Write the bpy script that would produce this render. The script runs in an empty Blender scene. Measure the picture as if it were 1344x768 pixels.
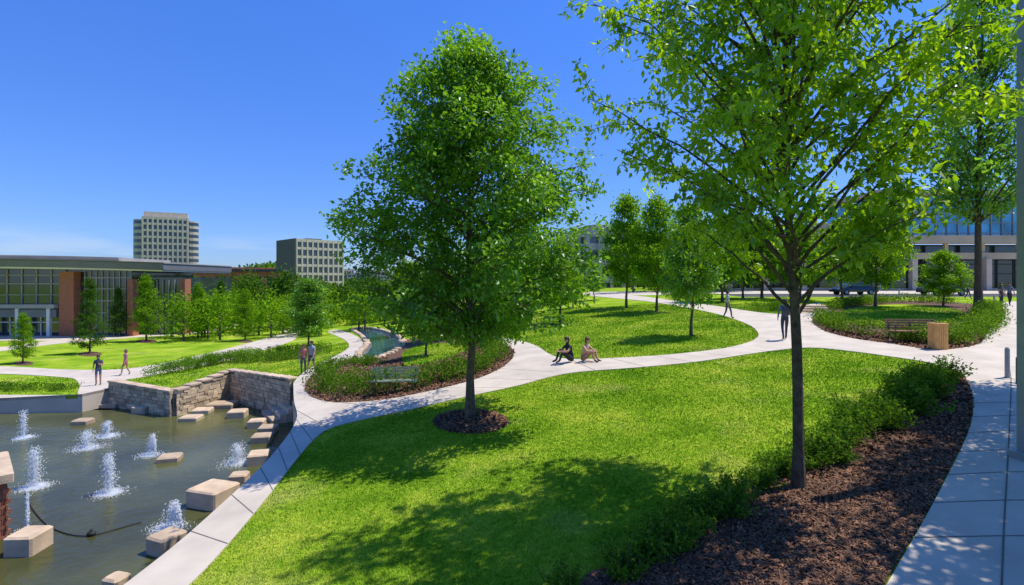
import bpy, math, random
import numpy as np
from mathutils import Vector, Matrix
from mathutils.geometry import delaunay_2d_cdt
random.seed(7); rng=np.random.default_rng(7)
sc=bpy.context.scene
# ------------------------------------------------------------------ survey
CAMZ=5.0; F=700.0; HY=368.0; CX=672.0; WZ=-2.1
def tz(x,y):
    t=np.tanh((x+6)/14.0)
    g=2.2*(1-np.exp(-np.maximum(y,0)/30.0))
    return 1.5*t+0.5*(1+t)*g
def G(px,py):
    """ground point seen along a surveyed bearing"""
    a=(px-CX)/F; b=(HY-py)/F
    lo=1.0; D=1.0
    while D<400:
        if CAMZ+b*D<=tz(a*D,D): break
        lo=D; D*=1.04
    hi=D
    for _ in range(30):
        m=(lo+hi)/2
        if CAMZ+b*m<=tz(a*m,m): hi=m
        else: lo=m
    return np.array([a*hi,hi,float(tz(a*hi,hi))])
def GW(px,py,z=WZ):
    D=(CAMZ-z)*F/(py-HY)
    return np.array([(px-CX)/F*D,D,z])
# ------------------------------------------------------------------ mesh builder
class MB:
    def __init__(s): s.v=[];s.t=[];s.f=[];s.n=0
    def add(s,v,faces,mat=0,tint=0.5):
        v=np.asarray(v,dtype=np.float64).reshape(-1,3)
        if not isinstance(faces,list) or (len(faces) and np.isscalar(faces[0])): faces=[faces]
        for f in faces:
            f=np.asarray(f,dtype=np.int64)
            if f.ndim==1: f=f.reshape(1,-1)
            if f.size: s.f.append((f+s.n,mat))
        s.v.append(v)
        s.t.append(np.broadcast_to(np.asarray(tint,dtype=np.float64),(len(v),)).copy())
        s.n+=len(v)
    def arrays(s): return np.concatenate(s.v),np.concatenate(s.t)
    def build(s,name,mats,smooth=False,loc=None):
        V,T=s.arrays()
        me=bpy.data.meshes.new(name)
        me.vertices.add(len(V)); me.vertices.foreach_set('co',V.astype(np.float32).ravel())
        loops=np.concatenate([f.ravel() for f,m in s.f])
        sizes=np.concatenate([np.full(len(f),f.shape[1]) for f,m in s.f])
        mi=np.concatenate([np.full(len(f),m) for f,m in s.f])
        st=np.concatenate([[0],np.cumsum(sizes)[:-1]])
        me.loops.add(len(loops)); me.loops.foreach_set('vertex_index',loops.astype(np.int32))
        me.polygons.add(len(sizes)); me.polygons.foreach_set('loop_start',st.astype(np.int32))
        me.polygons.foreach_set('material_index',mi.astype(np.int32))
        me.polygons.foreach_set('use_smooth',np.full(len(sizes),smooth))
        for m in mats: me.materials.append(m)
        a=me.attributes.new('tint','FLOAT','POINT'); a.data.foreach_set('value',T.astype(np.float32))
        me.update(calc_edges=True)
        ob=bpy.data.objects.new(name,me); sc.collection.objects.link(ob)
        if loc is not None: ob.location=loc
        return ob
BOXF=np.array([[0,3,2,1],[4,5,6,7],[0,1,5,4],[1,2,6,5],[2,3,7,6],[3,0,4,7]])
def box(mb,c,s,rot=0,mat=0,tint=0.5,top=1.0,tilt=0,bevel=0):
    hx,hy,hz=s[0]/2,s[1]/2,s[2]/2
    if bevel>0:
        b=bevel
        v=[]
        for z,q in ((-hz,0),(hz-b,0),(hz,b)):
            for sx,sy in ((-1,-1),(1,-1),(1,1),(-1,1)):
                x,y=hx-q,hy-q
                if sx*sy>0: v+=[(sx*(x),sy*(y-b),z),(sx*(x-b),sy*y,z)]
                else: v+=[(sx*(x-b),sy*y,z),(sx*x,sy*(y-b),z)]
        v=np.array(v,float)
        f=[]
        for k in range(2):
            for i in range(8):
                j=(i+1)%8
                f.append([k*8+i,k*8+j,(k+1)*8+j,(k+1)*8+i])
        faces=[np.array(f),np.array([list(range(16,24))]),np.array([list(range(7,-1,-1))])]
    else:
        v=np.array([(-hx,-hy,-hz),(hx,-hy,-hz),(hx,hy,-hz),(-hx,hy,-hz),(-hx*top,-hy*top,hz),(hx*top,-hy*top,hz),(hx*top,hy*top,hz),(-hx*top,hy*top,hz)])
        faces=[BOXF]
    if tilt:
        ct,st_=math.cos(tilt),math.sin(tilt)
        v=np.stack([v[:,0],v[:,1]*ct-v[:,2]*st_,v[:,1]*st_+v[:,2]*ct],1)
    cr,sr=math.cos(rot),math.sin(rot)
    v=np.stack([v[:,0]*cr-v[:,1]*sr,v[:,0]*sr+v[:,1]*cr,v[:,2]],1)+np.array(c)
    mb.add(v,faces,mat,tint)
def tube(mb,pts,rad,sides=6,mat=0,tint=0.5,cap=True):
    pts=np.asarray(pts,float); n=len(pts)
    d=np.gradient(pts,axis=0); d/=np.linalg.norm(d,axis=1)[:,None]+1e-9
    up=np.array([0,0,1.0]) if abs(d[0][2])<0.9 else np.array([1.0,0,0])
    a=np.cross(d,up); a/=np.linalg.norm(a,axis=1)[:,None]+1e-9
    b=np.cross(d,a)
    th=np.linspace(0,2*math.pi,sides,endpoint=False)
    rad=np.asarray(rad,float)
    v=pts[:,None,:]+rad[:,None,None]*(a[:,None,:]*np.cos(th)[None,:,None]+b[:,None,:]*np.sin(th)[None,:,None])
    i=np.arange(n-1)[:,None]*sides; j=np.arange(sides)[None,:]; k=(j+1)%sides
    f=np.stack([i+j,i+k,i+sides+k,i+sides+j],-1).reshape(-1,4)
    fs=[f]
    if cap: fs.append(np.array([list(range((n-1)*sides,n*sides))])); fs.append(np.array([list(range(sides-1,-1,-1))]))
    mb.add(v.reshape(-1,3),fs,mat,tint)
def ellipsoid(mb,c,r,mat=0,tint=.5,nu=10,nv=7,zmin=-1):
    v=[];f=[]
    for i in range(nv+1):
        ph=-math.pi/2+math.pi*i/nv
        for j in range(nu):
            th=2*math.pi*j/nu
            v.append((c[0]+r[0]*math.cos(ph)*math.cos(th),c[1]+r[1]*math.cos(ph)*math.sin(th),c[2]+r[2]*max(zmin,math.sin(ph))))
    for i in range(nv):
        for j in range(nu):
            k=(j+1)%nu; f.append([i*nu+j,i*nu+k,(i+1)*nu+k,(i+1)*nu+j])
    mb.add(v,np.array(f),mat,tint)
def leaves(mb,P,size,mat=1,tint=.5,up=0.6,droop=0.25,width=.3,outc=None):
    n=len(P); P=np.asarray(P)
    d=rng.normal(size=(n,3)); d[:,2]-=droop*2
    if outc is not None:
        o=P-np.asarray(outc); o[:,2]*=.3; o/=np.linalg.norm(o,axis=1)[:,None]+1e-6; d+=o*0.8
    d/=np.linalg.norm(d,axis=1)[:,None]
    u=rng.normal(size=(n,3))*(1-up)+np.array([0,0,1])*up
    s=np.cross(d,u); s/=np.linalg.norm(s,axis=1)[:,None]+1e-9
    nn=np.cross(s,d)
    sz=(np.asarray(size)*rng.uniform(.6,1.25,n))[:,None]
    v=np.stack([P,P+d*sz*.45+s*sz*width+nn*sz*.1,P+d*sz,P+d*sz*.45-s*sz*width+nn*sz*.1],1).reshape(-1,3)
    t=np.clip(np.broadcast_to(tint,(n,))+rng.normal(0,.12,n),0,1)
    mb.add(v,np.arange(4*n).reshape(n,4),mat,np.repeat(t,4))
# ------------------------------------------------------------------ materials
def newmat(name):
    m=bpy.data.materials.new(name); m.use_nodes=True
    nt=m.node_tree; nt.nodes.clear()
    return m,nt,nt.nodes,nt.links
def mat(name,col,rough=.7,var=.25,scale=3.0,bump=0.0,bscale=None,metal=0.0,spec=.5,tintamt=0.0,col2=None,detail=5,bdist=.02):
    m,nt,N,L=newmat(name)
    out=N.new('ShaderNodeOutputMaterial'); p=N.new('ShaderNodeBsdfPrincipled'); L.new(p.outputs[0],out.inputs[0])
    p.inputs['Roughness'].default_value=rough; p.inputs['Metallic'].default_value=metal
    p.inputs['Specular IOR Level'].default_value=spec
    g=N.new('ShaderNodeNewGeometry'); no=N.new('ShaderNodeTexNoise'); L.new(g.outputs['Position'],no.inputs['Vector'])
    no.inputs['Scale'].default_value=scale; no.inputs['Detail'].default_value=detail
    r=N.new('ShaderNodeValToRGB'); r.color_ramp.elements[0].position=.3; r.color_ramp.elements[1].position=.7
    a=np.array(col); b=np.array(col2) if col2 is not None else a*(1+var); a2=a if col2 is not None else a*(1-var)
    r.color_ramp.elements[0].color=(*a2,1); r.color_ramp.elements[1].color=(*b,1)
    L.new(no.outputs[0],r.inputs[0]); c=r.outputs[0]
    if tintamt>0:
        at=N.new('ShaderNodeAttribute'); at.attribute_name='tint'
        mr=N.new('ShaderNodeMapRange'); mr.inputs[3].default_value=1-tintamt; mr.inputs[4].default_value=1+tintamt
        L.new(at.outputs['Fac'],mr.inputs[0])
        mx=N.new('ShaderNodeVectorMath'); mx.operation='SCALE'; L.new(c,mx.inputs[0]); L.new(mr.outputs[0],mx.inputs['Scale']); c=mx.outputs[0]
    L.new(c,p.inputs['Base Color'])
    if bump>0:
        n2=N.new('ShaderNodeTexNoise'); n2.inputs['Scale'].default_value=bscale or scale*8; n2.inputs['Detail'].default_value=6
        L.new(g.outputs['Position'],n2.inputs['Vector'])
        bp=N.new('ShaderNodeBump'); bp.inputs['Strength'].default_value=bump; bp.inputs['Distance'].default_value=bdist
        L.new(n2.outputs[0],bp.inputs['Height']); L.new(bp.outputs[0],p.inputs['Normal'])
    return m
def leafmat(name,dark,light,trans=.45,tcol=None,gloss=0):
    m,nt,N,L=newmat(name)
    out=N.new('ShaderNodeOutputMaterial')
    at=N.new('ShaderNodeAttribute'); at.attribute_name='tint'
    r=N.new('ShaderNodeValToRGB'); r.color_ramp.elements[0].position=.15; r.color_ramp.elements[1].position=.85
    r.color_ramp.elements[0].color=(*dark,1); r.color_ramp.elements[1].color=(*light,1)
    L.new(at.outputs['Fac'],r.inputs[0]); c=r.outputs[0]
    p=N.new('ShaderNodeBsdfDiffuse'); L.new(c,p.inputs[0])
    tr=N.new('ShaderNodeBsdfTranslucent')
    mx=N.new('ShaderNodeMix'); mx.data_type='RGBA'; mx.blend_type='MULTIPLY'; mx.inputs[0].default_value=1
    L.new(c,mx.inputs[6]); mx.inputs[7].default_value=(*(tcol or (2.2,2.0,.7)),1)
    L.new(mx.outputs[2],tr.inputs[0])
    ms=N.new('ShaderNodeMixShader'); ms.inputs[0].default_value=trans
    L.new(p.outputs[0],ms.inputs[1]); L.new(tr.outputs[0],ms.inputs[2]); o=ms.outputs[0]
    if gloss:
        gl=N.new('ShaderNodeBsdfGlossy'); gl.inputs['Roughness'].default_value=.4; gl.inputs['Color'].default_value=(.8,.85,.8,1)
        m2=N.new('ShaderNodeMixShader'); m2.inputs[0].default_value=gloss; L.new(o,m2.inputs[1]); L.new(gl.outputs[0],m2.inputs[2]); o=m2.outputs[0]
    L.new(o,out.inputs[0])
    return m
def grassmat(name,blade=False):
    m,nt,N,L=newmat(name)
    out=N.new('ShaderNodeOutputMaterial'); p=N.new('ShaderNodeBsdfDiffuse')
    g=N.new('ShaderNodeNewGeometry')
    mp=N.new('ShaderNodeMapping'); L.new(g.outputs['Position'],mp.inputs[0]); mp.inputs['Scale'].default_value=(1,1,0)
    a=N.new('ShaderNodeTexNoise'); a.inputs['Scale'].default_value=.4; a.inputs['Detail'].default_value=7; a.inputs['Roughness'].default_value=.6; L.new(mp.outputs[0],a.inputs[0])
    b=N.new('ShaderNodeTexNoise'); b.inputs['Scale'].default_value=9 if not blade else 5; b.inputs['Detail'].default_value=8; L.new(mp.outputs[0],b.inputs[0])
    ad=N.new('ShaderNodeMath'); ad.operation='MULTIPLY_ADD'; ad.inputs[1].default_value=.6
    L.new(a.outputs[0],ad.inputs[0])
    h=N.new('ShaderNodeMath'); h.operation='MULTIPLY'; h.inputs[1].default_value=.4; L.new(b.outputs[0],h.inputs[0]); L.new(h.outputs[0],ad.inputs[2])
    r=N.new('ShaderNodeValToRGB'); e=r.color_ramp.elements
    e[0].position=.38; e[0].color=(.11,.24,.012,1); e[1].position=.62; e[1].color=(.44,.50,.055,1)
    q=e.new(.5); q.color=(.235,.375,.022,1)
    L.new(ad.outputs[0],r.inputs[0]); c=r.outputs[0]
    w=N.new('ShaderNodeTexNoise'); w.inputs['Scale'].default_value=.33; w.inputs['Detail'].default_value=6; L.new(mp.outputs[0],w.inputs[0])
    wr=N.new('ShaderNodeValToRGB'); wr.color_ramp.elements[0].position=.56; wr.color_ramp.elements[1].position=.74; wr.color_ramp.elements[1].color=(.65,.65,.65,1)
    L.new(w.outputs[0],wr.inputs[0])
    mx=N.new('ShaderNodeMix'); mx.data_type='RGBA'; L.new(wr.outputs[0],mx.inputs[0]); L.new(c,mx.inputs[6]); mx.inputs[7].default_value=(.52,.47,.14,1); c=mx.outputs[2]
    L.new(p.outputs[0],out.inputs[0])
    if blade:
        at=N.new('ShaderNodeAttribute'); at.attribute_name='tint'
        mr=N.new('ShaderNodeMapRange'); mr.inputs[3].default_value=.75; mr.inputs[4].default_value=1.6; L.new(at.outputs['Fac'],mr.inputs[0])
        s=N.new('ShaderNodeVectorMath'); s.operation='SCALE'; L.new(c,s.inputs[0]); L.new(mr.outputs[0],s.inputs['Scale']); c=s.outputs[0]
    else:
        n2=N.new('ShaderNodeTexNoise'); n2.inputs['Scale'].default_value=40; n2.inputs['Detail'].default_value=4; L.new(g.outputs['Position'],n2.inputs[0])
        bp=N.new('ShaderNodeBump'); bp.inputs['Strength'].default_value=.6; bp.inputs['Distance'].default_value=.04; L.new(n2.outputs[0],bp.inputs['Height']); L.new(bp.outputs[0],p.inputs['Normal'])
    L.new(c,p.inputs['Color'])
    return m
M={}
M['grass']=grassmat('lawn_soil_grass'); M['blade']=grassmat('grass_blades',True)
M['path']=mat('path_concrete',(.58,.495,.395),.85,.14,1.1,.25,60,bdist=.004,detail=9)
M['joint']=mat('joint',(.16,.14,.12),.9)
M['mulch']=mat('mulch',(.085,.04,.02),.95,.5,14,1,45,bdist=.04,col2=(.21,.11,.058))
M['chip']=mat('mulch_chip',(.19,.092,.05),.9,.3,5,tintamt=.7)
M['asphalt']=mat('asphalt',(.06,.06,.062),.9,.2,2,.3,80)
M['stone']=mat('sandstone',(.50,.385,.245),.85,.22,2.5,.5,30,tintamt=.35)
M['slab']=mat('stone_slab',(.54,.40,.265),.85,.2,2.2,.5,25,tintamt=.2)
M['bark']=mat('bark',(.08,.055,.036),.95,.45,9,1,40,col2=(.19,.135,.09))
M['barkd']=mat('bark_dark',(.045,.031,.021),.95,.45,9,1,45,col2=(.13,.09,.06))
M['leafA']=leafmat('leaf_maple',(.06,.17,.012),(.20,.38,.03),.46,(2.0,1.9,.6),.05)
M['leafB']=leafmat('leaf_ash',(.085,.20,.008),(.26,.40,.018),.6,(2.3,2.1,.4),.05)
M['leafC']=leafmat('leaf_linden',(.085,.20,.013),(.22,.37,.025),.5,(2.0,1.9,.6))
M['leafD']=leafmat('leaf_dark',(.03,.085,.013),(.10,.20,.025),.38)
M['hedge']=leafmat('leaf_hedge',(.045,.12,.012),(.15,.27,.03),.38)
M['con']=mat('concrete_facade',(.54,.455,.36),.85,.12,.6,.1,10)
M['conD']=mat('concrete_tan',(.52,.41,.29),.85,.12,.4)
M['brick']=mat('brick_red',(.38,.135,.07),.9,.3,6,.2,20,tintamt=.2)
M['roof']=mat('roof_metal',(.15,.15,.16),.5,.1,1)
M['roofD']=mat('roof_dark',(.04,.04,.045),.6,.1,1)
M['white']=mat('white_frame',(.68,.67,.64),.6,.05,1)
M['frame']=mat('dark_frame',(.03,.032,.035),.5,.1,1)
M['grey']=mat('grey_panel',(.35,.325,.30),.7,.12,.5)
M['greyD']=mat('dark_panel_and_shade',(.08,.07,.075),.7,.12,.5)
def glassm(name,c,rough=.06,metal=0.0,spec=1.0):
    return mat(name,c,rough,.5,.35,metal=metal,spec=spec,detail=2)
M['glass']=glassm('window_glass',(.03,.045,.05))
M['glassB']=glassm('blue_glass',(.08,.30,.46),.08,.35)
M['steel']=mat('steel',(.34,.34,.34),.45,.1,3,metal=.2)
M['wood']=mat('wood_bench',(.24,.11,.05),.6,.3,8,tintamt=.2)
M['woodL']=mat('wood_light',(.62,.32,.10),.6,.15,8,tintamt=.1)
M['benchG']=mat('bench_green_metal',(.18,.24,.17),.5,.1,4)
M['black']=mat('black_rubber',(.012,.012,.012),.7)
M['foam']=mat('water_spray',(.9,.93,.95),.3,.03,4)
def watermat(name,base,bs,sc_,spec=.5):
    m,nt,N,L=newmat(name)
    out=N.new('ShaderNodeOutputMaterial'); p=N.new('ShaderNodeBsdfPrincipled'); L.new(p.outputs[0],out.inputs[0])
    p.inputs['Roughness'].default_value=.07; p.inputs['IOR'].default_value=1.33; p.inputs['Specular IOR Level'].default_value=spec
    g=N.new('ShaderNodeNewGeometry'); no=N.new('ShaderNodeTexNoise'); no.inputs['Scale'].default_value=.25; no.inputs['Detail'].default_value=5; L.new(g.outputs['Position'],no.inputs[0])
    r=N.new('ShaderNodeValToRGB'); r.color_ramp.elements[0].position=.35; r.color_ramp.elements[1].position=.7
    r.color_ramp.elements[0].color=(*[c*.65 for c in base],1); r.color_ramp.elements[1].color=(*[c*1.35 for c in base],1)
    L.new(no.outputs[0],r.inputs[0]); L.new(r.outputs[0],p.inputs['Base Color'])
    n2=N.new('ShaderNodeTexNoise'); n2.inputs['Scale'].default_value=sc_; n2.inputs['Detail'].default_value=4; n2.inputs['Distortion'].default_value=.4; L.new(g.outputs['Position'],n2.inputs[0])
    bp=N.new('ShaderNodeBump'); bp.inputs['Strength'].default_value=bs; bp.inputs['Distance'].default_value=.06; L.new(n2.outputs[0],bp.inputs['Height']); L.new(bp.outputs[0],p.inputs['Normal'])
    return m
M['water']=watermat('pond_water',(.085,.088,.03),.5,3.2,.35)
M['stream']=watermat('stream_water',(.04,.10,.16),.15,2.0)
# ------------------------------------------------------------------ ground layout
def smooth(pts,n=4,closed=True):
    p=np.array(pts,float); m=len(p); out=[]
    rngi=range(m if closed else m-1)
    for i in rngi:
        if closed: a,b,c,d=p[i-1],p[i],p[(i+1)%m],p[(i+2)%m]
        else: a,b,c,d=p[max(i-1,0)],p[i],p[i+1],p[min(i+2,m-1)]
        L=np.linalg.norm(c-b)
        t1=(c-a)/2; t2=(d-b)/2
        for t in (t1,t2):
            k=np.linalg.norm(t)
            if k>L: t*=L/k
        for s in np.linspace(0,1,n,endpoint=False):
            s2,s3=s*s,s*s*s
            out.append((2*s3-3*s2+1)*b+(s3-2*s2+s)*t1+(-2*s3+3*s2)*c+(s3-s2)*t2)
    if not closed: out.append(p[-1])
    return np.array(out)
def GP(pts,n=4,closed=True): return np.array([G(*q) for q in smooth(pts,n,closed)])
bank=[(385,504),(386,528),(390,548),(378,572),(345,612),(290,664),(230,717),(165,768),(60,850)]
low_edge=[(130,870),(250,768),(300,715),(350,655),(395,597),(425,567),(470,553),(540,538),(610,522),(680,507),(720,496),(760,489),(840,483),(920,475),(1000,463),(1060,457),(1110,461),(1170,469),(1225,478),(1252,490),(1276,515),(1274,560),(1247,620),(1210,690),(1165,768),(1120,850)]
main_path=low_edge+[(1700,850),(1700,520),(1500,440),(1400,408),(1330,396),(1306,405),(1300,430),(1285,452),(1230,460),(1170,452),(1120,445),(1085,436),(1066,424),(1072,410),(1082,398),(1062,400),(1040,412),(1000,411),(940,402),(880,394),(830,388),(775,383),(765,387),(800,391),(850,396),(900,404),(950,415),(985,428),(996,440),(985,449),(950,458),(880,466),(800,471),(745,472),(722,466),(705,455),(680,447),(640,441),(590,436),(560,437),(562,441),(600,444),(650,449),(674,460),(670,474),(650,488),(620,500),(560,515),(500,526),(440,529),(412,523),(400,510),(412,492),(440,478),(468,466),(478,455),(470,443),(445,433),(430,436),(452,446),(458,456),(440,468),(405,485)]+bank
left_path=[(-200,478),(0,481),(100,486),(180,483),(290,460),(360,441),(372,433),(350,422),(300,416),(330,411),(375,419),(392,432),(385,447),(300,473),(190,495),(152,503),(148,524),(104,524),(104,505),(95,497),(0,491),(-200,488)]
left_path2=[(-200,462),(0,456),(70,447),(180,438),(260,432),(300,424),(312,427),(270,437),(180,443),(70,452),(0,461),(-200,468)]
ledge=[(-500,519),(0,519),(104,519),(150,523),(150,560),(0,580),(-500,580)]
near_bed=[(1250,486),(1274,512),(1272,560),(1244,620),(1207,690),(1160,768),(1110,860),(700,860),(752,770),(820,735),(900,688),(980,645),(1060,605),(1140,560),(1200,505)]
oval_lawn=[(530,462),(560,452),(600,451),(622,454),(600,466),(560,478),(530,480)]
oval_bed=[(400,510),(412,492),(440,478),(480,463),(520,450),(562,441),(600,444),(650,449),(674,460),(670,474),(650,488),(620,500),(560,515),(500,526),(440,529),(412,523)]
planter=[(1306,405),(1300,430),(1285,452),(1230,460),(1170,452),(1120,445),(1085,436),(1066,424),(1072,410),(1090,400),(1180,395),(1250,397)]
planter_lawn=[(1100,410),(1160,400),(1230,402),(1268,412),(1245,428),(1180,430),(1120,424)]
stream=[(462,432),(486,431),(512,437),(528,446),(524,458),(505,468),(478,474),(470,466),(482,452),(474,441)]
def ell(px,py,a,b): return [(px+a*math.cos(t),py+b*math.sin(t)) for t in np.linspace(0,2*math.pi,14,endpoint=False)]
rings=[ell(618,554,50,16),ell(118,465,16,3),ell(192,448,14,2.5),ell(322,448,10,2),ell(30,477,14,3),ell(405,460,18,4),ell(716,427,18,3)]
pond_w=[GW(*q) for q in [(-500,560),(-100,548),(0,543),(108,541),(147,532),(228,546),(303,524),(385,549)]]
pond=[p[:2] for p in pond_w]+[p[:2] for p in GP(bank,4,False)]
pond+= [np.array([-9.0,2.0]),np.array([-30.0,2.0])]
pond=np.array(pond)
def inpoly(P,poly):
    x,y=P[:,0],P[:,1]; r=np.zeros(len(P),bool); n=len(poly)
    for i in range(n):
        x1,y1=poly[i-1]; x2,y2=poly[i]
        if y1==y2: continue
        c=((y1>y)!=(y2>y))&(x<(x2-x1)*(y-y1)/(y2-y1)+x1); r^=c
    return r
SP=GP(stream)
regions=[('pond',pond)]
for q in rings: regions.append(('mulch',GP(q,1)[:,:2]))
regions+= [('mulch',GP(near_bed)[:,:2]),('stream',SP[:,:2]),('lawn',GP(oval_lawn)[:,:2]),('mulch',GP(oval_bed)[:,:2]),
  ('lawn',GP(planter_lawn)[:,:2]),('mulch',GP(planter)[:,:2]),
  ('path',GP(main_path,3)[:,:2]),('path',GP(left_path)[:,:2]),('path',GP(left_path2)[:,:2]),('path',GP(ledge,1)[:,:2]),
  ('asphalt',np.array([(24.,55.),(160,55),(160,64),(24,64)])),('path',np.array([(12.,64.01),(160,64.01),(160,80),(12,80)])),
  ('path',np.array([(-80.,57.),(-44,57),(-44,63),(-80,63)]))]
pts=[];edges=[]
for lab,P in regions:
    b=len(pts); n=len(P)
    for q in P: pts.append((float(q[0]),float(q[1])))
    edges+=[(b+i,b+(i+1)%n) for i in range(n)]
D=3.0
while D<420:
    for a in np.arange(-1.5,1.51,.06): pts.append((a*D+.001,D))
    D*=1.06
for gx in np.arange(-300,301,20):
    for gy in np.arange(-60,420,20):
        if gy<2 or abs(gx)>1.55*gy: pts.append((float(gx)+.01,float(gy)+.013))
for q in [(-4000,-500),(4000,-500),(4000,6000),(-4000,6000),(0,6000),(-1200,1200),(1200,1200),(0,1200),(-2000,3000),(2000,3000)]: pts.append(q)
res=delaunay_2d_cdt([Vector(p) for p in pts],edges,[],0,1e-4)
V2=np.array([(v.x,v.y) for v in res[0]]); T=np.array([tuple(f) for f in res[2]])
V3=np.column_stack([V2,tz(V2[:,0],V2[:,1])])
cen=V2[T].mean(axis=1)
lab=np.array(['lawn']*len(T),dtype='<U8'); done=np.zeros(len(T),bool)
for l,P in regions:
    k=inpoly(cen,P)&~done; lab[k]=l; done|=k
def region_obj(name,l,m,off,skirt=.15):
    t=T[lab==l]; mb=MB()
    used,inv=np.unique(t,return_inverse=True); inv=inv.reshape(t.shape)
    v=V3[used].copy(); v[:,2]+=off
    mb.add(v,inv,0)
    if skirt:
        e=np.concatenate([inv[:,[0,1]],inv[:,[1,2]],inv[:,[2,0]]]); key=np.sort(e,axis=1)
        _,idx,cnt=np.unique(key,axis=0,return_index=True,return_counts=True)
        be=e[idx[cnt==1]]; n=len(v)
        w=v.copy(); w[:,2]-=skirt
        mb.add(np.concatenate([v,w]),np.stack([be[:,0],be[:,0]+n,be[:,1]+n,be[:,1]],1),0)
    return mb.build(name,[m],smooth=False)
region_obj('ground','lawn',M['grass'],0,.2)
region_obj('path','path',M['path'],.03)
region_obj('mulch_bed','mulch',M['mulch'],.015)
region_obj('road','asphalt',M['asphalt'],-.05,.1)
region_obj('stream_water','stream',M['stream'],-.06,0)
mb=MB()
for i in range(len(SP)):
    a=SP[i-1];b=SP[i]; L=np.linalg.norm(b-a)
    for k in range(max(1,int(L/.6))):
        q=a+(b-a)*(k+.5)/max(1,int(L/.6)); box(mb,(q[0],q[1],q[2]+.02),(random.uniform(.4,.6),random.uniform(.25,.4),.3),random.uniform(0,3),0,random.random(),bevel=.05)
mb.build('stream_edging_stones',[M['slab']])
def sample(l,n,dmax,dens):
    k=(lab==l); t=T[k]; a,b,c=V3[t[:,0]],V3[t[:,1]],V3[t[:,2]]
    ar=np.abs(np.cross((b-a)[:,:2],(c-a)[:,:2]))/2
    cc=(a+b+c)/3; Dd=np.hypot(cc[:,0],cc[:,1])
    ok=(Dd<dmax)&(cc[:,1]>3)&(np.abs(cc[:,0])<1.12*cc[:,1]+1)
    w=np.where(ok,ar*dens(Dd),0); w/=w.sum()
    i=rng.choice(len(t),n,p=w); r1=np.sqrt(rng.random(n))[:,None]; r2=rng.random(n)[:,None]
    return a[i]*(1-r1)+b[i]*(r1*(1-r2))+c[i]*(r1*r2)
# grass
P=sample('lawn',560000,48,lambda d:np.minimum(1,(8/d)**1.9))
n=len(P); Dd=np.hypot(P[:,0],P[:,1]); th=rng.uniform(0,2*math.pi,n)
wd=(.005*np.maximum(1,Dd/8)**1.05)*rng.uniform(.7,1.3,n); ht=.032*np.maximum(1,Dd/9)**.35*rng.uniform(.5,1.3,n)
s=np.stack([np.cos(th),np.sin(th),0*th],1)*wd[:,None]
ln=rng.normal(0,.65,(n,2))*ht[:,None]
tip=P+np.column_stack([ln,ht])
mb=MB(); mb.add(np.stack([P-s,P+s,tip],1).reshape(-1,3),np.arange(3*n).reshape(n,3),0,np.repeat(rng.random(n),3))
mb.build('grass',[M['blade']])
P=sample('mulch',80000,30,lambda d:np.minimum(1,(8/d)**1.8)); n=len(P)
P[:,2]+=.02+rng.random(n)*.02
th=rng.uniform(0,2*math.pi,n); Ls=rng.uniform(.012,.035,n)*np.maximum(1,np.hypot(P[:,0],P[:,1])/9); tl=rng.normal(0,.35,(n,2))
u=np.stack([np.cos(th),np.sin(th),tl[:,0]],1)*Ls[:,None]; w=np.stack([-np.sin(th),np.cos(th),tl[:,1]],1)*(Ls*.35)[:,None]
mb=MB(); mb.add(np.stack([P-u-w,P+u-w,P+u+w,P-u+w],1).reshape(-1,3),np.arange(4*n).reshape(n,4),0,np.repeat(rng.random(n),4))
mb.build('mulch_chips',[M['chip']])
mb=MB()
def joints(e1,e2,step):
    A=GP(e1,6,False); B=GP(e2,6,False)
    def rs(P,m):
        d=np.concatenate([[0],np.cumsum(np.linalg.norm(np.diff(P,axis=0),axis=1))]); q=np.linspace(0,d[-1],m)
        return np.stack([np.interp(q,d,P[:,k]) for k in range(3)],1),d[-1]
    L=rs(A,10)[1]; m=int(L/step)+1
    A,_=rs(A,m); B,_=rs(B,m)
    for a,b in zip(A[1:-1],B[1:-1]):
        d=b-a; d[2]=0; d/=np.linalg.norm(d)+1e-9; pr=np.array([-d[1],d[0],0])*.009
        q=[a+(b-a)*k for k in np.linspace(.005,.995,8)]
        for i in range(7):
            z=np.array([0,0,.036])
            c=[np.array([*p[:2],tz(p[0],p[1])]) for p in (q[i],q[i+1])]
            mb.add([c[0]-pr+z,c[1]-pr+z,c[1]+pr+z,c[0]+pr+z],np.array([[0,1,2,3]]),0)
joints([(165,768),(230,717),(290,664),(345,612),(378,572),(390,548),(386,530)],[(250,768),(300,715),(350,655),(395,597),(425,567),(450,558),(480,550)],1.5)
joints([(410,521),(440,528),(500,525),(560,514),(620,499),(650,487),(670,474)],[(470,553),(500,546),(540,538),(610,522),(680,507),(715,497),(740,480)],1.6)
joints([(722,466),(745,472),(800,471),(880,466),(950,458),(985,449)],[(720,496),(760,489),(840,483),(920,475),(1000,463),(1060,457)],1.6)
joints([(1165,768),(1210,690),(1247,620),(1274,560),(1276,515)],[(1312,768),(1318,690),(1322,620),(1325,560),(1327,515)],1.3)
joints([(1312,768),(1318,690),(1322,620),(1325,560),(1327,515)],[(1500,768),(1480,690),(1460,620),(1440,560),(1420,515)],1.3)
A=GP([(1314,790),(1318,690),(1322,620),(1325,560),(1327,500),(1322,470)],6,False)
for a,b in zip(A[:-1],A[1:]):
    d=b-a; d/=np.linalg.norm(d); pr=np.array([-d[1],d[0],0])*.01; z=np.array([0,0,.038]); mb.add([a-pr+z,b-pr+z,b+pr+z,a+pr+z],np.array([[0,1,2,3]]),0)
mb.build('path_joints',[M['joint']])
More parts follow.
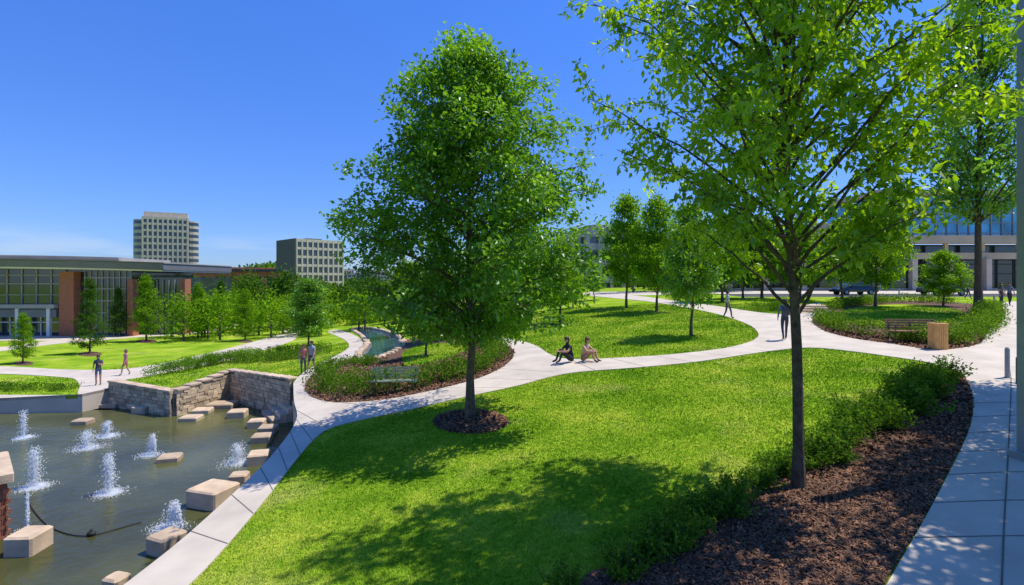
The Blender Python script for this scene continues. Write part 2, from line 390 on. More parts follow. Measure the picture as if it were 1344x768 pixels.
# ------------------------------------------------------------------ pond
mb=MB(); n=len(pond); mb.add(np.column_stack([pond,np.full(n,WZ)]),np.array([list(range(n))]),0); mb.build('pond_water',[M['water']])
mb=MB()
for i in range(n):
    a=pond[i-1]; b=pond[i]
    mb.add([(a[0],a[1],-3),(b[0],b[1],-3),(b[0],b[1],tz(b[0],b[1])+.03),(a[0],a[1],tz(a[0],a[1])+.03)],np.array([[0,1,2,3]]),0)
mb.build('pond_bank_wall',[M['con']])
def stone_wall(name,pl,zb,ztop,th=.4,coping=True):
    mb=MB()
    for (a,za),(b,zb2) in zip(zip(pl[:-1],ztop[:-1]),zip(pl[1:],ztop[1:])):
        a=np.array(a[:2]);b=np.array(b[:2]); L=np.linalg.norm(b-a); d=(b-a)/L; rot=math.atan2(d[1],d[0]); nrm=np.array([d[1],-d[0]])
        if nrm@(-a)<0: nrm=-nrm
        z=zb; row=0
        while z<max(za,zb2)-.05:
            hh=random.choice([.16,.2,.24]); u=-random.random()*.2
            while u<L:
                w=random.uniform(.25,.65); u0=max(u,0);u1=min(u+w,L)
                zt=za+(zb2-za)*((u0+u1)/2/L)
                if u1-u0>.05 and z+hh*.5<zt:
                    c=a+d*(u0+u1)/2+nrm*(random.uniform(-.03,.03))
                    box(mb,(c[0],c[1],z+hh/2),(u1-u0-.02,th,hh-.018),rot,0,random.random(),bevel=.012)
                u+=w
            z+=hh
        c=(a+b)/2
        box(mb,(c[0],c[1],zb/2+min(za,zb2)/2-.06),(L-.02,th*.8,min(za,zb2)-zb-.12),rot,1,.2)
        if coping:
            k=int(L/1.0)+1
            for i in range(k):
                q=a+d*L*(i+.5)/k; zt=za+(zb2-za)*(i+.5)/k
                box(mb,(q[0],q[1],zt+.06),(L/k-.012,th+.12,.1),rot,2,random.random(),bevel=.015)
    return mb.build(name,[M['stone'],M['joint'],M['slab']])
w=pond_w
stone_wall('stone_retaining_wall',[w[4],w[5],w[6],w[7]],-2.4,[-.75,-.85,-.4,-.1])
def steps(name,c,w,n,tread,rise,rot,z0,m):
    mb=MB()
    for i in range(n):
        dy=i*tread; x=c[0]-math.sin(rot)*dy; y=c[1]+math.cos(rot)*dy
        box(mb,(x,y,z0+rise*(i+.5)-.15),(w,tread,rise+.001*i),rot,0,random.random(),bevel=.02)
        if i: box(mb,(x,y,z0+rise*i/2-.15),(w-.01,tread-.01,rise*i-.004),rot,0,.4)
    return mb.build(name,[m])
p=GW(128,536); steps('stone_steps',(p[0],p[1]-.2,0),1.9,5,.42,.2,0.0,-2.15,M['slab'])
p=GW(345,551); steps('stone_steps',(p[0],p[1],0),2.6,8,.36,.23,-.95,-2.2,M['slab'])
p=G(1066,412); steps('stone_steps',(p[0],p[1],0),2.6,5,.6,.13,-.3,p[2]-.05,M['slab'])
def slab(px,py,wpx,ratio=.62,hgt=.35,rot=None):
    p=GW(px,py); sc_=p[1]/F; w_=wpx*sc_
    mb=MB(); r=random.uniform(-.3,.3) if rot is None else rot
    box(mb,(0,0,hgt/2-.12),(w_,w_*ratio*1.5,hgt+.24),r,0,random.random(),bevel=.05)
    me=mb.build('stone_block',[M['slab']],loc=tuple(p))
for q in [(38,722,36,.7,.5,.05),(223,604,26,.6,.2,.3),(109,556,20,.6,.22,.1),(188,541,20),(251,551,24,.6,.2,.1),(266,541,22,.6,.2),(292,534,34,.5,.25,.1),(337,560,20),(312,547,22),(344,579,24,.6,.3,.2),(340,607,26,.7,.4,.3),(314,632,22,.6,.3),(280,660,48,.6,.55,-.3),(219,722,34,.7,.45,-.4),(153,772,26,.6,.3),(352,567,22,.6,.3)]:
    slab(*q)
# left pier
p=GW(10,706); mb=MB(); pr=.80
R2=lambda x,y:(p[0]-math.cos(pr)*.5+math.cos(pr)*x-math.sin(pr)*y,p[1]-math.sin(pr)*.5+math.sin(pr)*x+math.cos(pr)*y)
q=R2(0,1.2); box(mb,(q[0],q[1],-1.5),(.96,2.36,1.9),pr,0,.4)
for j in range(12):
    for i in range(11):
        q=R2(.49,-.0+(i+.5*(j%2))*.22+.05); box(mb,(q[0],q[1],-2.35+j*.14),(.04,.205,.125),pr,0,random.random())
    for i in range(5):
        q=R2(-.38+(i+.5*(j%2))*.19,.01); box(mb,(q[0],q[1],-2.35+j*.14),(.175,.04,.125),pr,0,random.random())
q=R2(0,1.2); box(mb,(q[0],q[1],-.42),(1.25,2.7,.26),pr,1,.6,bevel=.03)
mb.build('brick_pier',[M['brick'],M['slab']])
mb=MB(); cp=smooth([(33,648),(42,668),(62,690),(90,702),(118,704),(150,696),(185,686)],5,False)
tube(mb,[GW(*q)+np.array([0,0,.02]) for q in cp],[.015]*len(cp),5)
mb.build('power_cable',[M['black']])
mb=MB(); p=GW(120,703); ellipsoid(mb,p+np.array([0,0,.05]),(.12,.1,.08)); tube(mb,[p+np.array([.0,0,.05]),p+np.array([.0,0,.18])],[.04,.03],8); mb.build('fountain_pump',[M['black']],True)
def fountain(px,py,hpx,spread,nj=1,lean=(0,0),N=1500):
    p=GW(px,py); H=hpx*p[1]/F; mb=MB(); g=9.8; v0=math.sqrt(2*g*H)
    tf=2*v0/g
    t=rng.random(N)**.8*tf
    vx=rng.normal(0,spread,N)+lean[0]; vy=rng.normal(0,spread,N)+lean[1]; vz=v0*rng.uniform(.8,1.0,N)*(1-np.minimum(.5,rng.random(N)**3*.5))
    X=np.stack([vx*t,vy*t,np.maximum(vz*t-.5*g*t*t,.0)],1)
    X[:,:2]+=rng.normal(0,.012,(N,2))
    X2=np.stack([lean[0]*tf*.9+rng.normal(0,.14+spread*.55,N//2),lean[1]*tf*.9+rng.normal(0,.12+spread*.5,N//2),np.abs(rng.normal(0,.035,N//2))],1)
    X=np.concatenate([X,X2]); n=len(X); s=rng.uniform(.006,.019,n)[:,None]
    d=np.array([[0,0,1.5],[1,0,-.5],[-.5,.87,-.5],[-.5,-.87,-.5]])
    v=X[:,None,:]+d[None]*s[:,None,:]
    b=np.arange(n)[:,None]*4
    f=np.concatenate([b+np.array([[0,1,2]]),b+np.array([[0,2,3]]),b+np.array([[0,3,1]]),b+np.array([[1,3,2]])])
    mb.add(v.reshape(-1,3),f,0); tube(mb,[(0,0,-.1),(0,0,.08)],[.03,.02],6,1)
    mb.build('fountain_jet',[M['foam'],M['black']],loc=tuple(p))
fountain(31,575,38,.13); fountain(45,640,55,.14,N=2800); fountain(143,648,55,.15,N=2800); fountain(205,598,30,.12,lean=(-.35,0)); fountain(112,588,24,.3,lean=(.2,0)); fountain(141,573,22,.2)
fountain(312,608,28,.3,N=1500); fountain(240,697,40,.14,lean=(-.7,.2),N=2200); fountain(36,700,60,.03,N=900)
# ------------------------------------------------------------------ trees
def tree_mb(seed,H,cb,R,pu,pr,tr,nprim,kclump,lpc,ls,sig=.28,rise=.6,up=.6,droop=.25,rv=(.72,1.1),side=.34):
    r_=np.random.default_rng(seed); mb=MB()
    nz=9; zz=np.linspace(-.15,H*.93,nz); wob=np.cumsum(r_.normal(0,.035*H/9,(nz,2)),axis=0); wob[:2]=0
    tp=np.column_stack([wob,zz]); tube(mb,tp,tr*(1-(np.clip(zz,0,H)/H)*.85)*np.where(zz<.05,1.35,1),9,0)
    cl=[]
    for i in range(nprim):
        u=(i+.5)/nprim; u=u**.85
        az=i*2.39996+r_.normal(0,.3); r=R*np.interp(u,pu,pr)*r_.uniform(*rv)
        ze=cb+(H-cb)*u+r_.normal(0,.12); zs=max(ze-r*rise*r_.uniform(.8,1.2),cb*.78 if u<.3 else cb)
        zs=min(zs,H*.9)
        s=np.array([np.interp(zs,zz,tp[:,0]),np.interp(zs,zz,tp[:,1]),zs]); e=np.array([math.cos(az)*r,math.sin(az)*r,ze])
        mid=s*.5+e*.5+np.array([0,0,.12*r])+r_.normal(0,.05*r+.02,3)
        bp=[]
        for q in np.linspace(0,1,5): bp.append((1-q)**2*s+2*q*(1-q)*mid+q*q*e)
        br=tr*.33*(.35+.65*r/R)
        tube(mb,bp,np.linspace(br,br*.2,5),5,0,cap=False)
        bp=np.array(bp); k=max(2,int(round(kclump*(.4+.6*r/R))))
        tc=r_.uniform(.25,.75)
        for j in range(k):
            q=(.22 if r>.4*R else .5)+(.8 if r>.4*R else .5)*(j+.5+r_.uniform(-.3,.3))/k; q=min(q,1.0)
            c=np.array([np.interp(q*4,range(5),bp[:,m]) for m in range(3)])
            sd=r_.normal(0,1,3)*np.array([side,side,side*.65])*min(1,.35+r/R)*R*.3*(1.1-.4*q)
            e2=c+sd
            if j%2==0: tube(mb,[c,(c+e2)/2+np.array([0,0,.03]),e2],[br*.25,br*.18,br*.08],4,0,cap=False)
            cl.append((e2,tc+r_.uniform(-.2,.2)))
    C=np.array([c for c,_ in cl]); tt=np.array([t for _,t in cl])
    idx=np.repeat(np.arange(len(C)),lpc)
    P=C[idx]+r_.normal(0,1,(len(idx),3))*np.array([sig,sig,sig*.6])
    leaves(mb,P,ls,1,tt[idx],up=up,droop=droop,outc=(0,0,cb+(H-cb)*.4))
    return mb
# centre tree
b=G(617,547); S=b[1]/F
Ht=(547-62)*S; cbz=(547-428)*S; Rm=172*S
mb=tree_mb(3,Ht,cbz,Rm,[0,.06,.2,.34,.5,.66,.8,.9,.96,1],[.42,.8,1.0,1.0,.88,.74,.56,.36,.17,.03],.125,104,13,58,.15,.19,rise=.46,up=.66,rv=(.66,1.1),side=.42)
mb.build('maple_tree',[M['bark'],M['leafA']],loc=tuple(b))
def near_tree():
    r_=np.random.default_rng(11); b=G(1048,640); mb=MB()
    zz=np.linspace(-.15,9.3,12); tp=np.column_stack([-.03*zz+.05*np.sin(zz*.9),.03*np.sin(zz*1.3),zz])
    tube(mb,tp,np.interp(zz,[-.15,.1,3,5,9.3],[.135,.092,.08,.058,.02]),9,0)
    P=[];tt=[]
    nb=62
    for i in range(nb):
        u=i/(nb-1); zs=2.9+u*5.6; az=i*2.39996+r_.normal(0,.35)
        lenh=np.interp(u,[0,.2,.6,1],[2.0,3.0,3.2,2.0])*r_.uniform(.7,1.08)
        ox=math.cos(az)*lenh; oy=math.sin(az)*lenh
        if ox<0: ox*=1.05
        else: ox*=.95
        dz=np.interp(u,[0,.3,1],[1.75,2.3,2.8])*r_.uniform(.85,1.2)
        s=np.array([np.interp(zs,zz,tp[:,0]),np.interp(zs,zz,tp[:,1]),zs]); e=s+np.array([ox,oy,dz])
        mid=s+np.array([ox*.42,oy*.42,dz*.62])+r_.normal(0,.1,3)
        q=np.linspace(0,1,8)[:,None]; bp=(1-q)**2*s+2*q*(1-q)*mid+q*q*e
        bp[1:-1]+=r_.normal(0,.03,(6,3))
        tube(mb,bp,np.linspace(.034,.007,8),5,0,cap=False)
        ns=11; q0=.42 if u<.35 else .22
        for j in range(ns):
            qq=q0+(1-q0)*(j+.5)/ns; c=np.array([np.interp(qq*7,range(8),bp[:,m]) for m in range(3)])
            dr=r_.normal(0,1,3); dr[2]=dr[2]*.35+.05; dr/=np.linalg.norm(dr); ln=r_.uniform(.4,.95)
            e2=c+dr*ln+np.array([0,0,-.15*ln]); md=(c+e2)/2+np.array([0,0,.1*ln])
            tq=np.linspace(0,1,5)[:,None]; tw=(1-tq)**2*c+2*tq*(1-tq)*md+tq*tq*e2
            tube(mb,tw,np.linspace(.009,.003,5),4,0,cap=False)
            tc=r_.uniform(.2,.9)
            nl=42
            a=r_.uniform(.1,1.02,nl)
            p=np.stack([np.interp(a*4,range(5),tw[:,m]) for m in range(3)],1)+r_.normal(0,.085,(nl,3))
            P.append(p); tt.append(np.full(nl,tc))
    leaves(mb,np.concatenate(P),.15,1,np.concatenate(tt),up=.5,droop=.45,width=.25)
    mb.build('ash_tree',[M['barkd'],M['leafB']],loc=tuple(b))
near_tree()
PU=[0,.06,.2,.35,.55,.75,.9,1]
var={}
def variant(key,mbx,mats): 
    o=mbx.build('tmp_'+key,mats); me=o.data; bpy.data.objects.remove(o); var[key]=me
variant('lin0',tree_mb(21,8,2.2,2.3,PU,[.5,.85,1,.98,.8,.55,.3,.06],.10,52,7,34,.22,.26,rv=(.6,1.15)),[M['bark'],M['leafC']])
variant('lin1',tree_mb(22,8,2.0,2.3,PU,[.45,.8,1,1,.85,.6,.35,.06],.10,52,7,34,.22,.26,rv=(.6,1.15)),[M['bark'],M['leafC']])
variant('lin2',tree_mb(23,8,2.4,2.2,PU,[.5,.85,1,.9,.75,.55,.3,.06],.10,50,7,34,.22,.25,rv=(.6,1.15)),[M['bark'],M['leafA']])
variant('tall',tree_mb(24,14,4.6,2.6,PU,[.4,.7,.9,1,.95,.75,.5,.1],.15,90,7,34,.18,.24,rise=1.3,rv=(.5,1.15)),[M['barkd'],M['leafA']])
variant('con0',tree_mb(25,8,.7,2.2,[0,.08,.3,.6,.85,1],[.8,1,.85,.5,.22,.03],.12,80,5,34,.17,.2,rise=.15),[M['bark'],M['leafD']])
variant('con1',tree_mb(26,8,1.2,2.2,[0,.08,.3,.6,.85,1],[.7,1,.9,.6,.28,.03],.12,70,5,34,.19,.22,rise=.4),[M['bark'],M['leafC']])
VH={'lin0':8,'lin1':8,'lin2':8,'tall':14,'con0':8,'con1':8}; VR={'lin0':2.3,'lin1':2.3,'lin2':2.2,'tall':2.6,'con0':2.2,'con1':2.2}
def place(key,px,py,top,hw,name='linden_tree',rot=None):
    b=G(px,py); s=b[1]/F; H=(py-top)*s; R=hw*s
    o=bpy.data.objects.new(name,var[key]); sc.collection.objects.link(o)
    o.location=b; o.rotation_euler=(0,0,random.uniform(0,6.28)); o.scale=(R/VR[key]/1.05,R/VR[key]/1.05,H/VH[key])
for a in [('lin0',822,404,258,40),('lin1',862,409,260,42),('lin2',907,441,268,46),('lin0',948,396,285,42),('lin1',1000,392,285,44),('lin2',780,394,345,18),
  ('lin1',1149,403,262,44),('lin2',1105,397,290,38),('lin1',1050,394,300,40),('lin0',735,424,318,40),('lin1',696,428,326,42),('lin2',752,404,340,20),('lin1',664,424,335,36),('lin2',641,415,345,30),
  ('lin2',575,446,350,44),('lin0',540,436,345,38),('lin2',975,392,300,32),('lin1',1238,402,330,30)]:
    place(*a)
place('tall',1284,410,-40,80,'elm_tree')
place('lin2',559,467,372,34)
for a in [('con1',30,477,412,18),('con0',118,464,366,23),('con0',155,442,378,16),('con1',192,448,362,23),('con1',260,443,372,18),('con1',322,447,380,19),('lin2',405,460,366,34),('con0',228,436,370,16),('con0',290,437,368,15)]:
    place(*a,name='young_tree')
# trees of the terrace row that continues right of the view
for x,y,rz,sz in [(9.9,6.2,0,.8),(12.7,9.3,2,.9),(15.8,13.6,4,1.0)]:
    o=bpy.data.objects.new('elm_tree',var['tall']); sc.collection.objects.link(o); o.location=(x,y,float(tz(x,y))); o.scale=(1.0,1.0,sz); o.rotation_euler=(0,0,rz)
def tree_mass(name,items,leaf,seed,lpt=1500,ls=.45):
    mb=MB(); r_=np.random.default_rng(seed)
    P=[];tt=[]
    for (x,y,h,r) in items:
        z=float(tz(x,y)); tube(mb,[(x,y,z-.2),(x,y,z+h*.6)],[.14,.08],5,0)
        nc=22; u=r_.random(nc)**.8; rr=r*np.interp(u,[0,.2,.5,.8,1],[.7,1,.85,.5,.1])*r_.uniform(.2,1,nc)**.5; az=r_.uniform(0,6.28,nc)
        C=np.stack([x+np.cos(az)*rr,y+np.sin(az)*rr,z+h*(.15+.82*u)],1)
        k=lpt//nc; p=np.repeat(C,k,0)+r_.normal(0,1,(nc*k,3))*np.array([.3*r,.3*r,.1*h])
        P.append(p); tt.append(np.repeat(r_.uniform(.15,.85,nc),k))
    leaves(mb,np.concatenate(P),ls,1,np.concatenate(tt))
    return mb.build(name,[M['bark'],leaf])
it=[]
for i in range(56):
    px=random.uniform(205,520); D=random.uniform(72,105); it.append(((px-CX)/F*D,D,random.uniform(4.5,7.6) if px<420 else random.uniform(3.5,5.5),random.uniform(2,3)))
tree_mass('distant_tree_row',it,M['leafD'],1,900,.5)
it=[]
for i in range(26):
    px=random.uniform(225,480); D=random.uniform(56,70); it.append(((px-CX)/F*D,D,random.uniform(3,5.0),random.uniform(1.3,2)))
tree_mass('distant_tree_row',it,M['leafC'],4,700,.35)
it=[]
for i in range(44):
    px=random.uniform(515,1010); D=random.uniform(68,98)
    if 735<px<830: continue
    it.append(((px-CX)/F*D,D,random.uniform(6,10),random.uniform(2.5,3.6)))
tree_mass('distant_tree_row',it,M['leafD'],2,900,.5)
it=[]
for i in range(170):
    px=random.uniform(-300,1000); D=random.uniform(230,320); it.append(((px-CX)/F*D,D,random.uniform(4,8) if px<650 else random.uniform(2,4),random.uniform(6,9)))
tree_mass('distant_tree_line',it,M['leafD'],3,300,2.0)
mb=MB(); nu=40; v=[];f=[]
for i in range(nu+1):
    for j in range(9):
        X=-420+i*7.5; Y=520+j*25; h=25*math.exp(-((X+270)/75)**2)*math.sin(math.pi*j/8)
        v.append((X,Y,-3+h))
for i in range(nu):
    for j in range(8): f.append([i*9+j,(i+1)*9+j,(i+1)*9+j+1,i*9+j+1])
mb.add(v,np.array(f),0)
n=9000; X=rng.uniform(-420,-120,n); Y=rng.uniform(525,700,n); Z=-3+25*np.exp(-((X+270)/75)**2)*np.sin(math.pi*(Y-520)/200)+rng.uniform(0,3.5,n)
leaves(mb,np.stack([X,Y,Z],1),4,1,rng.random(n)); mb.build('wooded_hill',[M['grass'],M['leafD']])
# ------------------------------------------------------------------ hedges & shrubs
def hedge(name,pl,wd,ht,ls=.1,dens=520,leaf='hedge'):
    A=GP(pl,5,False); mb=MB()
    d=np.concatenate([[0],np.cumsum(np.linalg.norm(np.diff(A,axis=0),axis=1))]); L=d[-1]
    nc=int(L*wd*9)+4; q=rng.uniform(0,L,nc); C=np.stack([np.interp(q,d,A[:,k]) for k in range(3)],1)
    C[:,0]+=rng.uniform(-wd/2,wd/2,nc)*.6; C[:,1]+=rng.uniform(-wd/2,wd/2,nc); hh=ht*rng.uniform(.55,1.1,nc)
    C[:,2]=tz(C[:,0],C[:,1])
    k=max(6,int(dens*L*wd/nc)); idx=np.repeat(np.arange(nc),k); n=len(idx)
    P=C[idx]+np.column_stack([rng.normal(0,.16,n),rng.normal(0,.16,n),rng.random(n)**.7*hh[idx]])
    leaves(mb,P,ls,0,rng.uniform(.15,.85,nc)[idx],up=.4,droop=-.4)
    for c,h in zip(C[::2],hh[::2]): tube(mb,[c,c+np.array([.03,0,h*.7])],[.012,.006],4,1,cap=False)
    return mb.build(name,[M[leaf],M['bark']])
hedge('hedge',[(190,496),(240,488),(300,476),(365,474),(432,464)],1.5,.75)
hedge('hedge',[(205,488),(300,470),(380,462),(430,458)],1.2,.6,leaf='leafC')
hedge('hedge',[(420,508),(445,518),(500,515),(560,505),(612,492),(645,478),(658,466)],1.5,.95)
hedge('hedge',[(416,496),(436,484),(462,480),(500,480)],1.0,.55)
hedge('hedge',[(600,452),(640,455),(655,462)],1.0,.7)
hedge('hedge',[(1080,422),(1110,436),(1170,444),(1225,451),(1275,444),(1295,425),(1298,408)],1.3,.75)
hedge('hedge',[(1082,408),(1120,402),(1180,397),(1250,399)],1.0,.7)
hedge('hedge',[(-60,514),(0,513),(50,512),(95,511)],.9,.4)
hedge('hedge',[(880,394),(905,391),(935,389)],1.5,1.0)
hedge('hedge',[(985,408),(1015,408),(1035,406)],1.5,.8)
for k in range(3):
    mb=MB(); r_=np.random.default_rng(40+k); P=[];tt=[]
    for i in range(36):
        az=r_.uniform(0,6.28); el=r_.uniform(.35,1.4); L=r_.uniform(.35,.62)
        e=np.array([math.cos(az)*math.cos(el),math.sin(az)*math.cos(el),math.sin(el)])*L; s=np.array([math.cos(az)*.04,math.sin(az)*.04,0])
        tube(mb,[s,(s+e)/2+np.array([0,0,.04]),e],[.007,.005,.002],4,0,cap=False)
        a=r_.uniform(.2,1.05,46)[:,None]; P.append(s+(e-s)*a+r_.normal(0,.035,(46,3))); tt.append(np.full(46,r_.uniform(.15,.85)))
    leaves(mb,np.concatenate(P),.062,1,np.concatenate(tt),up=.5,droop=-.2,width=.28)
    variant('sh%d'%k,mb,[M['bark'],M['hedge']])
shr=[(1240,492),(1222,500),(1205,512),(1190,523),(1172,535),(1150,550),(1128,563),(1106,577),(1080,592),(1120,556),(1150,535),(1180,515),(1025,618),(965,650),(955,672),(900,686),(893,715),(850,725),(818,752),(1205,500),(1165,556),(1095,600),(740,775),(1000,632),(1225,515),(1200,535),(930,668),(1060,604),(870,700)]
for i,(x,y) in enumerate(shr):
    b=G(x,y+8); s=random.uniform(.85,1.2)*(1.2 if y<600 else .85)
    o=bpy.data.objects.new('shrub',var['sh%d'%(i%3)]); sc.collection.objects.link(o); o.location=b; o.scale=(s,s,s*random.uniform(.85,1.15)); o.rotation_euler=(0,0,random.uniform(0,6.28))
# ------------------------------------------------------------------ buildings
def bbox(mb,cx,cy,w,d,z0,z1,rot,nx,nd,ny,pier=.5,slab=.8,mw=0,mg=1,ms=None,dep=.35,roof=True):
    ms=mw if ms is None else ms
    R=np.array([[math.cos(rot),-math.sin(rot)],[math.sin(rot),math.cos(rot)]])
    def B(x,y,z,s,m,t=.5):
        q=R@np.array([x,y]); box(mb,(cx+q[0],cy+q[1],z),s,rot,m,t)
    B(0,0,(z0+z1)/2,(w-2*dep,d-2*dep,z1-z0-.01),mg)
    fh=(z1-z0)/ny
    for k in range(ny+1):
        hh=slab if 0<k<ny else slab*1.2
        B(0,0,min(max(z0+k*fh,z0+hh/2),z1-hh/2+.3*(k==ny)),(w-.1,d-.1,hh),ms)
    for i in range(nx+1):
        x=-w/2+pier/2+(w-pier)*i/nx
        for sy in (-1,1): B(x,sy*(d/2-dep/2+.02),(z0+z1)/2,(pier,dep+.04,z1-z0),mw)
    for i in range(1,nd):
        y=-d/2+pier/2+(d-pier)*i/nd
        for sx in (-1,1): B(sx*(w/2-dep/2+.02),y,(z0+z1)/2,(dep+.04,pier,z1-z0),mw)
    if roof: B(0,0,z1+.5,(w*.5,d*.5,2.0),mw)
mb=MB(); s=250/F
bbox(mb,(219-CX)*s,250,18,15,-2,5+(368-288)*s,.50,9,6,12,.7,1.0,dep=.9)
for a in (-1,1):
    c=np.array([(219-CX)*s,250.])+np.array([math.cos(.5),math.sin(.5)])*a*9.5
    tube(mb,[(c[0],c[1],-2),(c[0],c[1],5+78*s)],[3.4,3.4],14,0)
    for k in range(12): tube(mb,[(c[0],c[1],-.5+k*2.85),(c[0],c[1],.9+k*2.85)],[3.46,3.46],14,1,cap=False)
box(mb,((219-CX)*s,250,5+(368-284)*s),(17,9,2.6),.5,0)
mb.build('apartment_tower',[M['con'],M['glass']])
mb=MB(); s=200/F
bbox(mb,(400-CX)*s,206,18.6,17,-2,5+(368-316)*s,.785,9,5,7,.55,.9,roof=False)
box(mb,((400-CX)*s-9.5*.707,206-9.5*.707,9),(.5,17.2,22.5),.785,2)  # dark sheet on the left face, its shade put into the colour
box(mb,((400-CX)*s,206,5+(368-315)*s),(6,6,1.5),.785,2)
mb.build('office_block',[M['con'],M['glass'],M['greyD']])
for (px,top,w,m) in [(452,354,9,'con'),(470,359,16,'grey'),(492,355,14,'con'),(330,352,26,'brick'),(508,361,12,'grey'),(420,360,14,'con'),(275,354,18,'con')]:
    s=330/F; mb=MB(); h=5+(368-top)*s
    bbox(mb,(px-CX)*s,330,w,12,-2,h,.5,6,3,4,.5,1.0,roof=False); mb.build('distant_building',[M[m],M['glass']])
mb=MB(); s=120/F
bbox(mb,(300-CX)*s,118,24,10,-1.5,5+(368-357)*s,.3,9,3,2,1.2,1.2,roof=False); box(mb,((300-CX)*s,118,5+12.5*s),(25.5,11.5,.5),.3,2)
mb.build('brick_building',[M['brick'],M['glass'],M['roofD']])
# pavilion
mb=MB(); Y=62.
box(mb,(-60,Y+6.5,2.4),(31,12,7.9),0,1)
box(mb,(-42.2,Y+7.5,1.9),(5.5,11,6.9),0,1)
box(mb,(-66,Y+.2,2.0),(27,2.2,.45),0,2)
box(mb,(-66,Y+.2,1.2),(27,1.6,.9),0,0)
for i in range(16):
    x=-78+i*1.72; box(mb,(x,Y+.45,4.4),(.12,.14,4.4),0,2)
for z in (3.3,4.6,5.6): box(mb,(-66,Y+.43,z),(26,.1,.1),0,2)
for i in range(8):
    x=-78.5+i*3.6; box(mb,(x,Y-.6,.1),(.35,.35,3.3),0,3)
    box(mb,(x+1.8,Y+.42,-.0),(.12,.12,3.0),0,3); 
box(mb,(-66,Y+.41,1.0-.9),(26,.1,.12),0,3)
box(mb,(-51.4,Y+.1,2.2),(1.7,1.2,7.6),0,5,.5)
for i in range(9): box(mb,(-50+i*.68,Y+.45,2.3),(.09,.12,7.6),0,2)
for z in (-.2,1.2,2.6,4.0,5.3): box(mb,(-47.3,Y+.43,z),(5.6,.09,.1),0,2)
box(mb,(-44.2,Y+.2,1.8),(.7,1.0,6.7),0,5)
for i in range(6): box(mb,(-43.2+i*.7,Y+1.9,1.8),(.08,.12,6.6),0,2)
box(mb,(-39.3,Y+2.2,1.8),(.6,1.2,6.7),0,5)
def roof(cx,hw,yf,yb,z,th,m,curve,tip):
    n=24; v=[]; 
    xs=np.linspace(-hw,hw,n)
    for x in xs:
        k=x/hw; yfr=yf+curve*k*k; zz=z-tip*max(0,k)**2
        for (yy,dz) in ((yfr,0),(yfr+.25,-th),(yb,-th),(yb,0)): v.append((cx+x,yy,zz+dz))
    f=[]
    for i in range(n-1):
        for j in range(4):
            k=(j+1)%4; f.append([i*4+j,(i+1)*4+j,(i+1)*4+k,i*4+k])
    mb.add(v,[np.array(f),np.array([[0,1,2,3]]),np.array([[(n-1)*4+3,(n-1)*4+2,(n-1)*4+1,(n-1)*4]])],m)
roof(-62,21.5,Y-3.2,Y+15,7.3,.75,0,3.0,.35)
roof(-62,21.3,Y-3.0,Y+15,6.54,.18,3,3.0,.35)
roof(-62,21.6,Y-3.3,Y+15,7.42,.11,2,3.0,.35)
roof(-64,16,Y+1,Y+13,8.0,.5,2,2.0,.2)
mb.build('pavilion_building',[M['roof'],M['glass'],M['grey'],M['white'],M['frame'],M['brick']])
mb=MB(); s=110/F
bbox(mb,(790-CX)*s,112,14,14,2,5+(368-306)*s,.35,5,5,4,.7,1.3,roof=True)
bbox(mb,(850-CX)*s+6,116,22,14,2,5+(368-322)*s,.1,8,4,3,.7,1.3,roof=False)
mb.build('campus_building',[M['grey'],M['glass']])
mb=MB(); Yb=76.; zg=3.4; s=Yb/F
x0=(905-CX)*s; x1=(1500-CX)*s
def seg(xa,xb,za,zb,m,dy=0,th=.5): box(mb,((xa+xb)/2,Yb+dy+th/2,(za+zb)/2),(xb-xa,th,zb-za),0,m)
box(mb,((x0+x1)/2,Yb+9,zg+3.4),(x1-x0,14,6.8),0,1)
seg(x0,x1,8.0,8.9,0,-.6,.8); seg(x0,x1,10.2,11.3,0,-1.4,1.9)
seg(x0,x1,zg,zg+.5,0,-.3,.6)
x=x0
while x<x1:
    box(mb,(x,Yb-.9,(zg+8)/2),(.75,.75,8-zg),0,2); box(mb,(x,Yb-.1,9.55),(.5,.4,1.3),0,0)
    for j in range(1,4): box(mb,(x+j*1.3,Yb+1.85,6.2),(.1,.14,5.6),0,3)
    x+=5.2
for z in (5.9,7.3): seg(x0,x1,z,z+.12,3,1.8,.12)
xu=(1165-CX)*s
box(mb,((xu+x1)/2,Yb+8,14.3),(x1-xu,13,6.0),0,4)
xx=xu
while xx<x1: box(mb,(xx,Yb+1.45,14.3),(.12,.16,6.0),0,5); xx+=1.6
for z in (11.8,13.3,14.8,16.2): seg(xu,x1,z,z+.12,5,1.42,.1)
seg(xu-1,x1,17.3,18.0,0,.4,14)
seg((1085-CX)*s,(1165-CX)*s,11.3,13.5,0,3,8)
mb.build('academic_building',[M['conD'],M['glass'],M['con'],M['frame'],M['glassB'],M['grey']])
mb=MB(); p=G(1349,604)  # slim column standing in for a fragment of building wall
box(mb,(p[0],p[1],p[2]+4.5),(.22,.22,9),.1,0,bevel=.01); box(mb,(p[0],p[1],p[2]+.08),(.4,.4,.14),.1,0,bevel=.01); box(mb,(p[0]+.06,p[1]-.0,p[2]+1.6),(.3,.3,.5),.1,1,bevel=.01)
mb.build('wall_fragment_column',[M['steel'],M['frame']])
